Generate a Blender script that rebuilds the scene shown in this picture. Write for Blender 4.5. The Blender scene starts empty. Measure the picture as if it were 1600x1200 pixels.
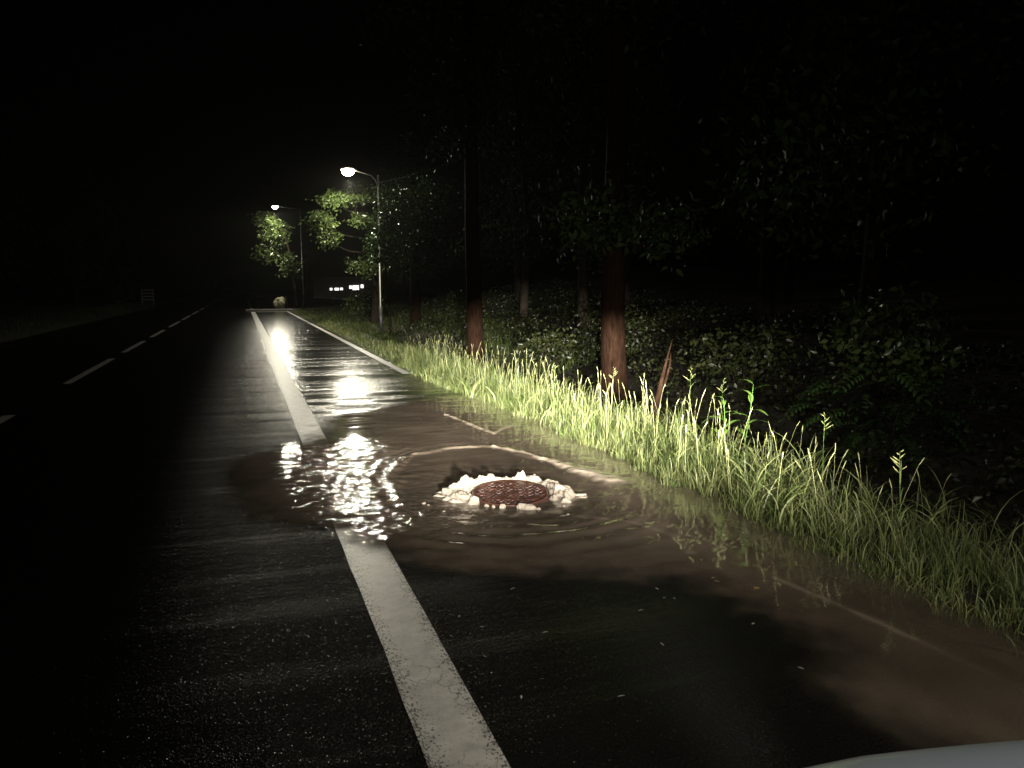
import bpy, bmesh, math, random
import numpy as np
from mathutils import Vector, Matrix, Euler

S = bpy.context.scene
COL = S.collection
rad = math.radians
RNG = np.random.default_rng(7)
random.seed(7)

# ------------------------------------------------------------------ camera
CAM_H, YAW, PITCH = 1.55, rad(19.277), rad(7.172)
cd = bpy.data.cameras.new('camera'); cam = bpy.data.objects.new('camera', cd); COL.objects.link(cam)
cd.sensor_width = 36.0; cd.lens = 36.0*1200/1600; cd.clip_start = 0.05; cd.clip_end = 2000
cam.location = (0, 0, CAM_H); cam.rotation_euler = (rad(90)-PITCH, 0, -YAW)
S.camera = cam

# ------------------------------------------------------------------ night sky, moon, exposure
w = bpy.data.worlds.new('World'); S.world = w; w.use_nodes = True
nt = w.node_tree; bg = nt.nodes['Background']
sk = nt.nodes.new('ShaderNodeTexSky'); sk.sky_type = 'NISHITA'; sk.sun_disc = False
sk.sun_elevation = rad(1.0); sk.sun_rotation = rad(200)
nt.links.new(sk.outputs[0], bg.inputs[0]); bg.inputs[1].default_value = 0.00012
sl = bpy.data.lights.new('sun', 'SUN'); sl.energy = 0.0008; sl.angle = rad(12); sl.color = (.8, .9, 1)
so = bpy.data.objects.new('sun', sl); COL.objects.link(so); so.rotation_euler = (rad(50), 0, rad(160))
S.view_settings.view_transform = 'Standard'; S.view_settings.look = 'None'
S.view_settings.exposure = 0.0; S.view_settings.gamma = 1.0; S.view_settings.use_curve_mapping = False
S.render.engine = 'CYCLES'
S.cycles.use_denoising = True
S.cycles.max_bounces = 6; S.cycles.diffuse_bounces = 2; S.cycles.glossy_bounces = 3
S.cycles.transparent_max_bounces = 12; S.cycles.sample_clamp_indirect = 4.0
S.cycles.caustics_reflective = False; S.cycles.caustics_refractive = False

LAMP_W, HEAD_W, REAR_W = 1700.0, 1050.0, 400.0

# ------------------------------------------------------------------ materials
def mat(name):
    m = bpy.data.materials.new(name); m.use_nodes = True
    return m, m.node_tree, m.node_tree.nodes['Principled BSDF']
def N(nt, t, **k):
    n = nt.nodes.new(t)
    for a, b in k.items(): setattr(n, a, b)
    return n
def ramp(nt, src, stops):
    r = N(nt, 'ShaderNodeValToRGB'); nt.links.new(src, r.inputs[0])
    e = r.color_ramp.elements
    while len(e) < len(stops): e.new(.5)
    for q, (p, c) in zip(e, stops):
        q.position = p; q.color = (*c, 1) if len(c) == 3 else c
    return r
def coords(nt, scale=(1, 1, 1), kind='Object'):
    t = N(nt, 'ShaderNodeTexCoord'); mp = N(nt, 'ShaderNodeMapping'); mp.inputs['Scale'].default_value = scale
    nt.links.new(t.outputs[kind], mp.inputs[0]); return mp.outputs[0]
def noise(nt, vec, scale, detail=4, rough=.55):
    n = N(nt, 'ShaderNodeTexNoise'); nt.links.new(vec, n.inputs['Vector'])
    n.inputs['Scale'].default_value = scale; n.inputs['Detail'].default_value = detail; n.inputs['Roughness'].default_value = rough
    return n.outputs[0]
def math_(nt, op, a, b=None, clamp=False):
    n = N(nt, 'ShaderNodeMath', operation=op); n.use_clamp = clamp
    for i, q in enumerate((a, b)):
        if q is None: continue
        if isinstance(q, (int, float)): n.inputs[i].default_value = q
        else: nt.links.new(q, n.inputs[i])
    return n.outputs[0]
def bump(nt, h, strength, dist, prev=None):
    b = N(nt, 'ShaderNodeBump'); nt.links.new(h, b.inputs['Height'])
    if isinstance(strength, (int, float)): b.inputs['Strength'].default_value = strength
    else: nt.links.new(strength, b.inputs['Strength'])
    b.inputs['Distance'].default_value = dist
    if prev is not None: nt.links.new(prev, b.inputs['Normal'])
    return b.outputs[0]

def simple(name, c, rough=.6, metal=0., var=.0, scale=8., spec=.5, bstr=0., bscale=60., bdist=.005):
    m, nt, b = mat(name)
    b.inputs['Roughness'].default_value = rough; b.inputs['Metallic'].default_value = metal
    b.inputs['Specular IOR Level'].default_value = spec
    v = coords(nt)
    n = noise(nt, v, scale)
    lo = [max(0, x*(1-var)) for x in c]; hi = [min(1, x*(1+var)) for x in c]
    r = ramp(nt, n, [(.3, lo), (.7, hi)]); nt.links.new(r.outputs[0], b.inputs['Base Color'])
    if bstr: nt.links.new(bump(nt, noise(nt, v, bscale), bstr, bdist), b.inputs['Normal'])
    return m

def make_asphalt():
    m, nt, b = mat('wet_asphalt'); v = coords(nt)
    n1 = noise(nt, v, 90, 3); r = ramp(nt, n1, [(.3, (.004, .004, .0037)), (.75, (.015, .0145, .013))])
    nt.links.new(r.outputs[0], b.inputs['Base Color'])
    film = N(nt, 'ShaderNodeAttribute', attribute_name='film').outputs['Fac']      # standing rain film, 0 = only damp
    pud = noise(nt, coords(nt, (.12, 2.3, 1)), 1.1, 5, .65)
    wet = math_(nt, 'MULTIPLY', film, math_(nt, 'ADD', 1., math_(nt, 'MULTIPLY', math_(nt, 'SUBTRACT', pud, .5), 5.2)), True)
    rr = ramp(nt, wet, [(0, (.21,)*3), (.35, (.20,)*3), (.8, (.13,)*3)])
    nt.links.new(rr.outputs[0], b.inputs['Roughness'])
    # slow unevenness lying across the lane
    wv = noise(nt, coords(nt, (.14, 1.7, 1)), 1.0, 5, .62)
    nb = bump(nt, wv, .8, .034)
    vo = N(nt, 'ShaderNodeTexVoronoi'); vo.inputs['Scale'].default_value = 140
    nt.links.new(v, vo.inputs['Vector'])
    agg = math_(nt, 'ADD', vo.outputs['Distance'], noise(nt, v, 60, 2))
    stg = ramp(nt, wet, [(0, (1,)*3), (.7, (.22,)*3)])
    nb = bump(nt, agg, stg.outputs[0], .0024, nb)
    nt.links.new(nb, b.inputs['Normal'])
    # open texture: only some stones carry a skin of water and glint, until the film closes over them
    rc = N(nt, 'ShaderNodeSeparateColor'); nt.links.new(vo.outputs['Color'], rc.inputs[0])
    gl = math_(nt, 'MULTIPLY', math_(nt, 'GREATER_THAN', rc.outputs[0], .962), .10)
    sp_ = ramp(nt, wet, [(.04, (.002,)*3), (.3, (.05,)*3), (.6, (.5,)*3)])
    nt.links.new(math_(nt, 'MAXIMUM', gl, sp_.outputs[0]), b.inputs['Specular IOR Level'])
    return m
def make_paint():
    m, nt, b = mat('road_paint'); v = coords(nt)
    big = noise(nt, v, 11, 6, .65)
    c = ramp(nt, big, [(.3, (.50, .465, .44)), (.7, (.82, .775, .74))])
    # chipped specks, denser along both edges of the stripe (attribute edge = 1 at the border)
    at = N(nt, 'ShaderNodeAttribute', attribute_name='edge')
    sp = noise(nt, coords(nt, (1, .6, 1)), 120, 4, .65)
    th = math_(nt, 'ADD', math_(nt, 'MULTIPLY', at.outputs['Fac'], .16), sp)
    chip = ramp(nt, th, [(.645, (0, 0, 0)), (.70, (1, 1, 1))])
    vo = N(nt, 'ShaderNodeTexVoronoi', feature='DISTANCE_TO_EDGE'); vo.inputs['Scale'].default_value = 9
    dv = N(nt, 'ShaderNodeVectorMath', operation='ADD'); nt.links.new(v, dv.inputs[0])
    nn = N(nt, 'ShaderNodeTexNoise'); nn.inputs['Scale'].default_value = 14; nt.links.new(v, nn.inputs['Vector'])
    sc = N(nt, 'ShaderNodeVectorMath', operation='SCALE'); nt.links.new(nn.outputs['Color'], sc.inputs[0]); sc.inputs['Scale'].default_value = .09
    nt.links.new(sc.outputs[0], dv.inputs[1]); nt.links.new(dv.outputs[0], vo.inputs['Vector'])
    crack = ramp(nt, vo.outputs['Distance'], [(.014, (1, 1, 1)), (.034, (0, 0, 0))])
    gate = ramp(nt, noise(nt, v, 3, 2), [(.5, (0, 0, 0)), (.6, (1, 1, 1))])
    cr = math_(nt, 'MULTIPLY', math_(nt, 'MULTIPLY', crack.outputs[0], gate.outputs[0]), .7)
    f = math_(nt, 'MAXIMUM', chip.outputs[0], cr)
    mx = N(nt, 'ShaderNodeMixRGB'); nt.links.new(f, mx.inputs[0]); nt.links.new(c.outputs[0], mx.inputs[1]); mx.inputs[2].default_value = (.07, .065, .06, 1)
    nt.links.new(mx.outputs[0], b.inputs['Base Color']); b.inputs['Roughness'].default_value = .38
    nb = bump(nt, sp, .35, .002)
    nt.links.new(nb, b.inputs['Normal'])
    return m
def make_water():
    m, nt, b = mat('muddy_water'); v = coords(nt)
    A = lambda n: N(nt, 'ShaderNodeAttribute', attribute_name=n).outputs['Fac']
    turb, foam, rip = A('turb'), A('foam'), A('rip')
    mud = ramp(nt, noise(nt, coords(nt, (1, .6, 1)), 2.2, 4), [(.3, (.13, .100, .074)), (.7, (.21, .165, .122))])
    mx = N(nt, 'ShaderNodeMixRGB'); nt.links.new(foam, mx.inputs[0]); nt.links.new(mud.outputs[0], mx.inputs[1]); mx.inputs[2].default_value = (.62, .52, .40, 1)
    nt.links.new(mx.outputs[0], b.inputs['Base Color'])
    nt.links.new(math_(nt, 'ADD', math_(nt, 'MULTIPLY', foam, .35), .05), b.inputs['Roughness'])
    b.inputs['IOR'].default_value = 1.33
    h1 = noise(nt, coords(nt, (1, 1.5, 1)), 16, 2)
    h2 = noise(nt, coords(nt, (1, 1.4, 1)), 42, 2)
    nb = bump(nt, h1, math_(nt, 'ADD', math_(nt, 'MULTIPLY', rip, .9), .03), .0052)
    nb = bump(nt, h2, math_(nt, 'ADD', math_(nt, 'MULTIPLY', rip, .8), .015), .0027, nb)
    nt.links.new(nb, b.inputs['Normal'])
    tr = N(nt, 'ShaderNodeBsdfTransparent'); ms = N(nt, 'ShaderNodeMixShader')
    nt.links.new(math_(nt, 'ADD', turb, foam, True), ms.inputs[0])
    nt.links.new(tr.outputs[0], ms.inputs[1]); nt.links.new(b.outputs[0], ms.inputs[2])
    nt.links.new(ms.outputs[0], nt.nodes['Material Output'].inputs[0])
    return m
def leafy(name, lo, hi, rough=.35, trans=.35, scale=3.):
    m, nt, b = mat(name)
    at = N(nt, 'ShaderNodeAttribute', attribute_name='tone')
    r = ramp(nt, at.outputs['Fac'], [(0, lo), (1, hi)])
    nt.links.new(r.outputs[0], b.inputs['Base Color']); b.inputs['Roughness'].default_value = rough
    t = N(nt, 'ShaderNodeBsdfTranslucent'); nt.links.new(r.outputs[0], t.inputs[0])
    ms = N(nt, 'ShaderNodeMixShader'); ms.inputs[0].default_value = trans
    nt.links.new(b.outputs[0], ms.inputs[1]); nt.links.new(t.outputs[0], ms.inputs[2])
    nt.links.new(ms.outputs[0], nt.nodes['Material Output'].inputs[0])
    if name == 'woodland_leaf': b.inputs['Specular IOR Level'].default_value = .25
    return m
def make_bark(name, lo, hi):
    m, nt, b = mat(name); v = coords(nt, (1, 1, .16))
    n = noise(nt, v, 34, 5, .65)
    r = ramp(nt, n, [(.3, lo), (.72, hi)]); nt.links.new(r.outputs[0], b.inputs['Base Color'])
    b.inputs['Roughness'].default_value = .9; b.inputs['Specular IOR Level'].default_value = .04
    nt.links.new(bump(nt, n, .9, .02), b.inputs['Normal'])
    return m
def emit(name, c, s):
    m, nt, b = mat(name); b.inputs['Base Color'].default_value = (.8, .8, .8, 1)
    b.inputs['Emission Color'].default_value = (*c, 1); b.inputs['Emission Strength'].default_value = s
    return m

M = dict(
    asphalt=make_asphalt(), paint=make_paint(), water=make_water(),
    soil=simple('soil', (.035, .026, .017), .8, var=.5, scale=5, bstr=.6, bscale=25, bdist=.03),
    grass=leafy('grass_blade', (.06, .11, .02), (.39, .42, .17), .42, .3),
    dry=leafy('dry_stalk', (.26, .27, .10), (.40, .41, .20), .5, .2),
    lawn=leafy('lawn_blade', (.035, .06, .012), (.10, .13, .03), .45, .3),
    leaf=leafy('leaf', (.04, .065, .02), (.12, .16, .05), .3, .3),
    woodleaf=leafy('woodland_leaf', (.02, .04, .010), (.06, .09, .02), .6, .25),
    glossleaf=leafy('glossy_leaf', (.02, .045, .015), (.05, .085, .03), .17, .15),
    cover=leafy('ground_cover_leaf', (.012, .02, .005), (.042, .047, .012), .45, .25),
    plant=leafy('broad_leaf', (.10, .22, .035), (.22, .36, .07), .4, .35),
    elder=leafy('compound_leaf', (.03, .07, .02), (.07, .13, .035), .3, .3),
    bark=make_bark('bark_red_brown', (.008, .0042, .0025), (.036, .018, .0105)),
    bark2=make_bark('bark_grey', (.012, .010, .008), (.045, .034, .025)),
    snag=make_bark('bare_wood', (.016, .009, .006), (.085, .045, .027)),
    foam=simple('foam_water', (.72, .62, .50), .3, var=.14, scale=14, bstr=.5, bscale=45, bdist=.01),
    film=simple('rusty_water', (.085, .036, .024), .3, var=.55, scale=26, bstr=.5, bscale=40, bdist=.006),
    iron=simple('rusty_wet_iron', (.075, .031, .021), .45, var=.5, scale=22, bstr=.35, bscale=70, bdist=.004),
    steel=simple('galvanised_steel', (.13, .13, .12), .42, .6, var=.25, scale=6),
    darkmetal=simple('dark_metal', (.04, .04, .045), .4, .5, var=.3),
    lamp=emit('lamp_glow', (1, .95, .72), 110), headlens=emit('headlight_glow', (1, .96, .88), 12),
    window=emit('lit_window', (1, .98, .90), 2.2),
    wall=simple('pale_render', (.38, .36, .33), .8, var=.15, bstr=.2), rooftile=simple('dark_roof', (.06, .045, .04), .7, var=.3),
    rock=simple('boulder_rock', (.22, .21, .13), .8, var=.45, scale=4, bstr=.8, bscale=7, bdist=.06),
    concrete=simple('concrete', (.30, .29, .27), .8, var=.2), timber=simple('grey_timber', (.30, .28, .25), .6, var=.3),
    yellow=simple('yellow_leaf', (.55, .38, .07), .5, var=.25, scale=40), pale=simple('pale_scrap', (.42, .40, .33), .5, var=.3, scale=40),
    carpaint=simple('silver_paint', (.66, .74, .96), .45, .0, var=.04, scale=3), glass=simple('car_glass', (.01, .012, .014), .04, var=.1),
    rubber=simple('tyre_rubber', (.02, .02, .02), .8, var=.3), trim=simple('black_trim', (.02, .02, .022), .45, var=.2),
    alloy=simple('alloy', (.45, .45, .47), .3, .9, var=.1), red=simple('red_lens', (.35, .02, .02), .15, var=.1),
)
_ft = M['foam'].node_tree; _fb = _ft.nodes['Principled BSDF']      # froth lets part of the light through
_tr = N(_ft, 'ShaderNodeBsdfTransparent'); _ms = N(_ft, 'ShaderNodeMixShader'); _ms.inputs[0].default_value = .48
_ft.links.new(_tr.outputs[0], _ms.inputs[1]); _ft.links.new(_fb.outputs[0], _ms.inputs[2]); _ft.links.new(_ms.outputs[0], _ft.nodes['Material Output'].inputs[0])
_cp = M['carpaint'].node_tree.nodes['Principled BSDF']; _cp.inputs['Coat Weight'].default_value = .8; _cp.inputs['Coat Roughness'].default_value = .12

# ------------------------------------------------------------------ helpers
def link(o, parent=None):
    COL.objects.link(o)
    if parent is not None: o.parent = parent
    return o
def tag(o, label=None, cat=None, group=None, kind=None):
    for k, v in (('label', label), ('category', cat), ('group', group), ('kind', kind)):
        if v: o[k] = v
    return o
def empty(name, loc, label, cat, group=None, rz=0.):
    o = bpy.data.objects.new(name, None); o.empty_display_size = .1; link(o)
    o.location = loc; o.rotation_euler = (0, 0, rz); tag(o, label, cat, group); return o
def mesh_np(name, V, F, m, parent=None, smooth=False, attrs=None, loc=None):
    """V (n,3); F a list of faces or an (k,3|4) integer array"""
    me = bpy.data.meshes.new(name); V = np.asarray(V, np.float32)
    if isinstance(F, np.ndarray):
        k = F.shape[1]; nf = len(F)
        me.vertices.add(len(V)); me.vertices.foreach_set('co', V.ravel())
        me.loops.add(nf*k); me.loops.foreach_set('vertex_index', F.astype(np.int32).ravel())
        me.polygons.add(nf); me.polygons.foreach_set('loop_start', np.arange(0, nf*k, k, dtype=np.int32))
        me.update(calc_edges=True)
    else: me.from_pydata(V.tolist(), [], [tuple(f) for f in F]); me.update()
    if smooth: me.polygons.foreach_set('use_smooth', np.ones(len(me.polygons), bool))
    for a, d in (attrs or {}).items():
        q = me.attributes.new(a, 'FLOAT', 'POINT'); q.data.foreach_set('value', np.asarray(d, np.float32))
    me.validate(); me.materials.append(m)
    o = bpy.data.objects.new(name, me); link(o, parent)
    if loc is not None: o.location = loc
    return o
def bm_obj(name, bm, m, parent=None, smooth=False, loc=None, rot=None, recalc=True):
    if recalc: bmesh.ops.recalc_face_normals(bm, faces=bm.faces)
    me = bpy.data.meshes.new(name); bm.to_mesh(me); bm.free()
    if smooth: me.polygons.foreach_set('use_smooth', np.ones(len(me.polygons), bool))
    me.materials.append(m); o = bpy.data.objects.new(name, me); link(o, parent)
    if loc is not None: o.location = loc
    if rot is not None: o.rotation_euler = rot
    return o
def box(bm, c, s, bev=0.):
    r = bmesh.ops.create_cube(bm, size=1, matrix=Matrix.Translation(c) @ Matrix.Diagonal((*s, 1)))
    if bev:
        ed = list({e for v in r['verts'] for e in v.link_edges})
        bmesh.ops.bevel(bm, geom=ed, offset=bev, segments=2, profile=.6, affect='EDGES')
def tube_data(pts, radii, n=10, ridges=0., seed=0, cap=True):
    """tapered tube along points, with bark-like ridges if asked"""
    P = [Vector(p) for p in pts]; V = []; F = []
    rs = np.random.default_rng(seed); ph = rs.uniform(0, 6.28, 3)
    up = Vector((0, 1, 0)); prev = None
    for i, p in enumerate(P):
        t = (P[min(i+1, len(P)-1)]-P[max(i-1, 0)]).normalized()
        a = (t.cross(up) if prev is None else prev-t*prev.dot(t))
        if a.length < 1e-4: a = t.cross(Vector((1, 0, 0)))
        a.normalize(); prev = a; b = t.cross(a)
        for k in range(n):
            th = 2*math.pi*k/n
            r = radii[i]
            if ridges: r *= 1+ridges*(.5*math.sin(7*th+ph[0]+i*.25)+.35*math.sin(3*th+ph[1])+.4*math.sin(11*th+ph[2]-i*.4)+rs.normal(0, .3))
            V.append(p+a*(math.cos(th)*r)+b*(math.sin(th)*r))
        if i:
            o = (i-1)*n
            for k in range(n): F.append((o+k, o+(k+1) % n, o+n+(k+1) % n, o+n+k))
    if cap: F.append(tuple(range(n-1, -1, -1))); F.append(tuple(range((len(P)-1)*n, len(P)*n)))
    return [tuple(v) for v in V], F
def merge(parts):
    V, F = [], []
    for v, f in parts:
        o = len(V); V += list(v); F += [tuple(i+o for i in q) for q in f]
    return V, F
def tube(name, pts, radii, m, parent=None, n=10, ridges=0., seed=0, smooth=True):
    V, F = tube_data(pts, radii, n, ridges, seed); return mesh_np(name, V, F, m, parent, smooth)
def curve(p0, p1, bend, k=7):
    p0, p1, b = Vector(p0), Vector(p1), Vector(bend)
    return [tuple(p0.lerp(p1, t)+b*(4*t*(1-t))) for t in np.linspace(0, 1, k)]
def sstep(a, b, x):
    t = np.clip((np.asarray(x, float)-a)/(b-a), 0, 1); return t*t*(3-2*t)
_ng = np.random.default_rng(3).uniform(-1, 1, (256, 256))
def vnoise(x, y, s=1., off=0.):
    x = np.asarray(x, float)*s+off*17.3+1000; y = np.asarray(y, float)*s+off*9.1+1000
    i = np.floor(x).astype(int); j = np.floor(y).astype(int); fx = x-i; fy = y-j
    fx = fx*fx*fx*(fx*(fx*6-15)+10); fy = fy*fy*fy*(fy*(fy*6-15)+10)
    g = lambda a, b: _ng[a % 256, b % 256]
    return (g(i, j)*(1-fx)+g(i+1, j)*fx)*(1-fy)+(g(i, j+1)*(1-fx)+g(i+1, j+1)*fx)*fy
def fbm(x, y, s=1., off=0., o=4):
    return sum(vnoise(x, y, s*2**k, off+k)*.5**k for k in range(o))
def sdist(px, py, poly):
    """signed distance to a polygon, positive inside"""
    P = np.array(poly, float); d = np.full(px.shape, 1e9); ins = np.zeros(px.shape, bool)
    for a, b in zip(P, np.roll(P, -1, 0)):
        e = b-a; wx, wy = px-a[0], py-a[1]
        t = np.clip((wx*e[0]+wy*e[1])/(e@e), 0, 1)
        d = np.minimum(d, np.hypot(wx-t*e[0], wy-t*e[1]))
        c = ((a[1] > py) != (b[1] > py)) & (px < (b[0]-a[0])*(py-a[1])/(b[1]-a[1]+1e-12)+a[0]); ins ^= c
    return np.where(ins, d, -d)
def chain_dist(px, py, pts):
    d = np.full(px.shape, 1e9); P = np.array(pts, float)
    for a, b in zip(P[:-1], P[1:]):
        e = b-a; wx, wy = px-a[0], py-a[1]; t = np.clip((wx*e[0]+wy*e[1])/(e@e), 0, 1)
        d = np.minimum(d, np.hypot(wx-t*e[0], wy-t*e[1]))
    return d

# ------------------------------------------------------------------ terrain and road
def shift(y): return np.maximum(0, np.asarray(y, float)-95)**2/690
def road_right(y): return np.where(np.asarray(y) < 52, 2.93, np.where(np.asarray(y) < 54, 2.93-(np.asarray(y)-52)*.95, 1.03))
def terrain(x, y):
    x = np.asarray(x, float)-shift(y); y = np.asarray(y, float)
    s = x-2.93
    near = 1-sstep(26, 40, y)
    z = -.07+.09*sstep(-.05, .45, s)
    z = z-.24*near*sstep(.9, 1.5, s)*(1-sstep(2.0, 3.0, s))
    z = z+(.25+.75*(1-sstep(35, 60, y)))*(.17*np.clip(s-2.6, 0, 14))*(1-sstep(60, 75, y))
    z = z+.05*fbm(x, y, .5)*sstep(1., 4., s)
    l = -6.45-x
    z = np.where(l > 0, -.05+.16*sstep(0, .6, l)+.05*np.clip(l-1, 0, 14)+.04*fbm(x, y, .5)*sstep(1, 3, l), z)
    return z
def grid_axis(parts): return np.unique(np.concatenate([np.linspace(*p) for p in parts]))
gx = grid_axis([(-900, -40, 12), (-40, -9, 30), (-9, -6, 16), (-6, 2.4, 10), (2.4, 7, 47), (7, 30, 36), (30, 900, 14)])
gy = grid_axis([(-900, -30, 10), (-30, 0, 16), (0, 16, 54), (16, 60, 60), (60, 130, 36), (130, 900, 16)])
GX, GY = np.meshgrid(gx, gy)
def grid_faces(ny, nx):
    i = (np.arange(ny-1)[:, None]*nx+np.arange(nx-1)[None]).ravel()
    return np.stack([i, i+1, i+nx+1, i+nx], 1)
g = mesh_np('ground', np.stack([GX.ravel(), GY.ravel(), terrain(GX, GY).ravel()], 1), grid_faces(*GX.shape), M['soil'], smooth=True)
g['kind'] = 'structure'

ry = grid_axis([(-60, 0, 20), (0, 60, 121), (60, 300, 121)]); rl = -6.45+shift(ry); rr_ = road_right(ry)+shift(ry)
tt = np.linspace(0, 1, 61)
RX = rl[:, None]+(rr_-rl)[:, None]*tt[None]; RY = np.repeat(ry[:, None], 61, 1); RZ = np.zeros_like(RX)
road = mesh_np('road', np.stack([RX.ravel(), RY.ravel(), RZ.ravel()], 1), grid_faces(*RX.shape), M['asphalt'], attrs={'film': (.04+.66*sstep(8.2, 11, RY)*sstep(.35, .75, RX)+.10*sstep(7, 12, RY)*sstep(-.1, .35, RX)*sstep(.7, .3, RX)).ravel()}); road['kind'] = 'structure'

def stripe(name, x0, x1, y0, y1, step=.35, z=.004, sharedx=None):
    n = max(2, int((y1-y0)/step)+1); ys = np.linspace(y0, y1, n); w = np.linspace(0, 1, 9)
    jl = .006*vnoise(ys, ys*0, 6, 1); jr = .006*vnoise(ys, ys*0, 6, 5)
    X = (x0+jl)[:, None]*(1-w)+(x1+jr)[:, None]*w+shift(ys)[:, None]; Y = np.repeat(ys[:, None], 9, 1)
    e = np.repeat(np.array([1, .75, .45, .1, 0, 0, .25, .6, 1.])[None], n, 0)
    return mesh_np(name, np.stack([X.ravel(), Y.ravel(), np.full(X.size, z)], 1), grid_faces(n, 9), M['paint'], road, attrs={'edge': e.ravel()})
stripe('lane_line', .51, .765, -12, 51.6); stripe('lane_line', .53, .765, 53.4, 180)
stripe('edge_line', 2.68, 2.83, 13.6, 51.6)
dashes = [(-1.5, 3.2), (6.0, 10.75), (14.0, 18.7), (20.4, 24.6), (26.4, 30.7), (33.0, 38.4), (40.0, 46.2), (48.2, 54.8)]
dashes += [(a, a+5) for a in np.arange(57.5, 170, 8)]
for a, b in dashes: stripe('centre_dash', -2.80, -2.66, a, b, step=.5)
V = [(.9, 51.75, .004), (2.83, 51.75, .004), (2.83, 52.0, .004), (.9, 52.0, .004)]
mesh_np('end_line', V, [(0, 1, 2, 3)], M['paint'], road, attrs={'edge': [0]*4})

# ------------------------------------------------------------------ flood water
MAN = np.array([1.83, 5.26])
WET = [(-.35, 6.8), (.05, 7.55), (.55, 7.9), (.95, 9.4), (2.2, 10.4), (3.5, 11.3), (3.5, -8), (2.2, -8), (2.08, 1.2), (2.10, 1.8), (2.13, 2.3), (2.18, 2.9), (2.08, 3.35),
       (1.65, 3.62), (1.1, 3.95), (.72, 4.25), (.45, 4.6), (-.22, 5.7)]
JUMP = [(1.1, 6.17), (1.22, 6.6), (1.45, 6.9), (1.85, 7.08), (2.27, 6.97), (2.54, 6.24), (2.7, 5.42), (2.6, 5.1), (2.3, 4.75), (1.85, 4.52), (1.3, 4.72), (1.02, 5.3)]
wx = np.arange(-.75, 3.46, .0135); wy = np.concatenate([np.arange(-8, 1.2, .12), np.arange(1.2, 3.4, .03), np.arange(3.4, 9.2, .0145), np.arange(9.2, 11.6, .03)])
X, Y = np.meshgrid(wx, wy)
sd = sdist(X, Y, WET)+.10*fbm(X, Y, 2.2, 3)
turb = sstep(-.12, .28, sd+.05*fbm(X, Y, 9, 33, 3)-.04)*.93
jd = sdist(X, Y, JUMP)+.05*fbm(X, Y, 3.5, 2, 3); ins = sstep(-.03, .09, jd)*(.35+.65*sstep(4.7, 5.8, Y))
dx, dy = X-MAN[0], Y-MAN[1]; r = np.hypot(dx, dy)
turb *= 1-.22*ins*sstep(.40, .6, r)
turb *= 1-.42*sstep(3.9, 2.6, Y)
turb = np.clip(turb*(1+.16*fbm(X, Y*.7, 1.6, 7)), 0, .97)
# flowing water: a step at the jump, rings outside it, choppy water towards the lane line, calm wavelets in front
backw = sstep(4.9, 6.0, Y)
crest = np.exp(-(jd/.03)**2)*(.25+.75*backw)
out = np.clip(-jd, 0, 9)
leftw = sstep(1.75, 1.05, X)*sstep(4.35, 4.8, Y)*sstep(8.2, 7.2, Y)*sstep(.15, .55, X)
z = .008+.007*(1-ins)*sstep(-.1, .3, sd)+.006*crest
warp = .05*fbm(X, Y, 3.5, 11, 3)
rings = np.sin(2*np.pi*(out+warp*.6)/.135)
z += .0030*rings*np.exp(-out/.38)*(1-ins)*(.12+.88*leftw)
chop = fbm(X*1.0, Y*1.15, 9, 21, 3)
z += .0042*chop*leftw
front = np.exp(-((Y-4.35)/.36)**2)*sstep(.6, 1.0, X)*sstep(3.0, 2.4, X)
z += .0030*front*np.sin(2*np.pi*(r+warp*.9)/.19)
z += .003*ins*fbm(X, Y, 14, 31, 2)*sstep(1.1, .45, r)
z += .0015*fbm(X*.6, Y*1.4, 5, 41, 2)
z -= .004*np.exp(-((r-.62)/.12)**2)
# foam lines: along the right rim of the jump, and the two creases upstream of it
c1 = chain_dist(X, Y, [(2.25, 7.0), (2.42, 6.62), (2.56, 6.15), (2.66, 5.75), (2.73, 5.42)])
wid = .012+.075*sstep(6.5, 5.5, Y)
c1n = c1+.035*fbm(X, Y, 12, 51, 3)*sstep(6.9, 5.9, Y)
f1 = np.exp(-(c1n/wid)**2)*.85
c2 = chain_dist(X, Y, [(2.28, 8.95), (2.36, 8.4), (2.40, 7.95), (2.46, 7.6)]); f2 = np.exp(-((c2+.015*fbm(X, Y, 14, 61, 3))/.018)**2)*.75
c3 = chain_dist(X, Y, [(2.46, 7.62), (2.6, 7.8), (2.78, 7.98)]); f3 = np.exp(-(c3/.02)**2)*.5
c4 = chain_dist(X, Y, [(1.15, 6.4), (1.3, 6.78), (1.6, 7.02), (1.95, 7.06), (2.27, 6.97)]); f4 = np.exp(-((c4+.02*fbm(X, Y, 10, 66, 2))/.014)**2)*.35
c5 = chain_dist(X, Y, [(2.62, 3.25), (2.72, 2.6), (2.78, 1.9), (2.80, 1.0)]); f5 = np.exp(-((c5+.02*fbm(X, Y, 6, 68, 3))/.022)**2)*.22*sstep(-.3, .4, fbm(X, Y*.5, 3, 71, 2)+.25)
c6 = chain_dist(X, Y, [(2.1, 4.62), (2.38, 4.35), (2.47, 4.05), (2.42, 3.75)]); f6 = np.exp(-((c6+.02*fbm(X, Y, 7, 81, 3))/.02)**2)*.16
skirt = np.exp(-((r-.47-.05*fbm(X, Y, 9, 73, 3))/.05)**2)*np.clip(fbm(X, Y, 16, 77, 3)+.15, 0, 1)*.55
foam = np.clip(f1+f2+f3+f4+f5+f6+skirt, 0, .95)
z += .016*f1+.016*f2+.008*f3+.006*f4
rip = np.clip(leftw*.95+.18*np.exp(-out/.4)*(1-ins)+.25*ins*sstep(1.0, .5, r)+.35*(f1+f2+f3)+.04, 0, 1)
lim = sstep(-.3, -.02, sd); z = z*lim+.0052*(1-lim)
z = np.maximum(z, .005)
keep = sd > -.34
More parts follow.
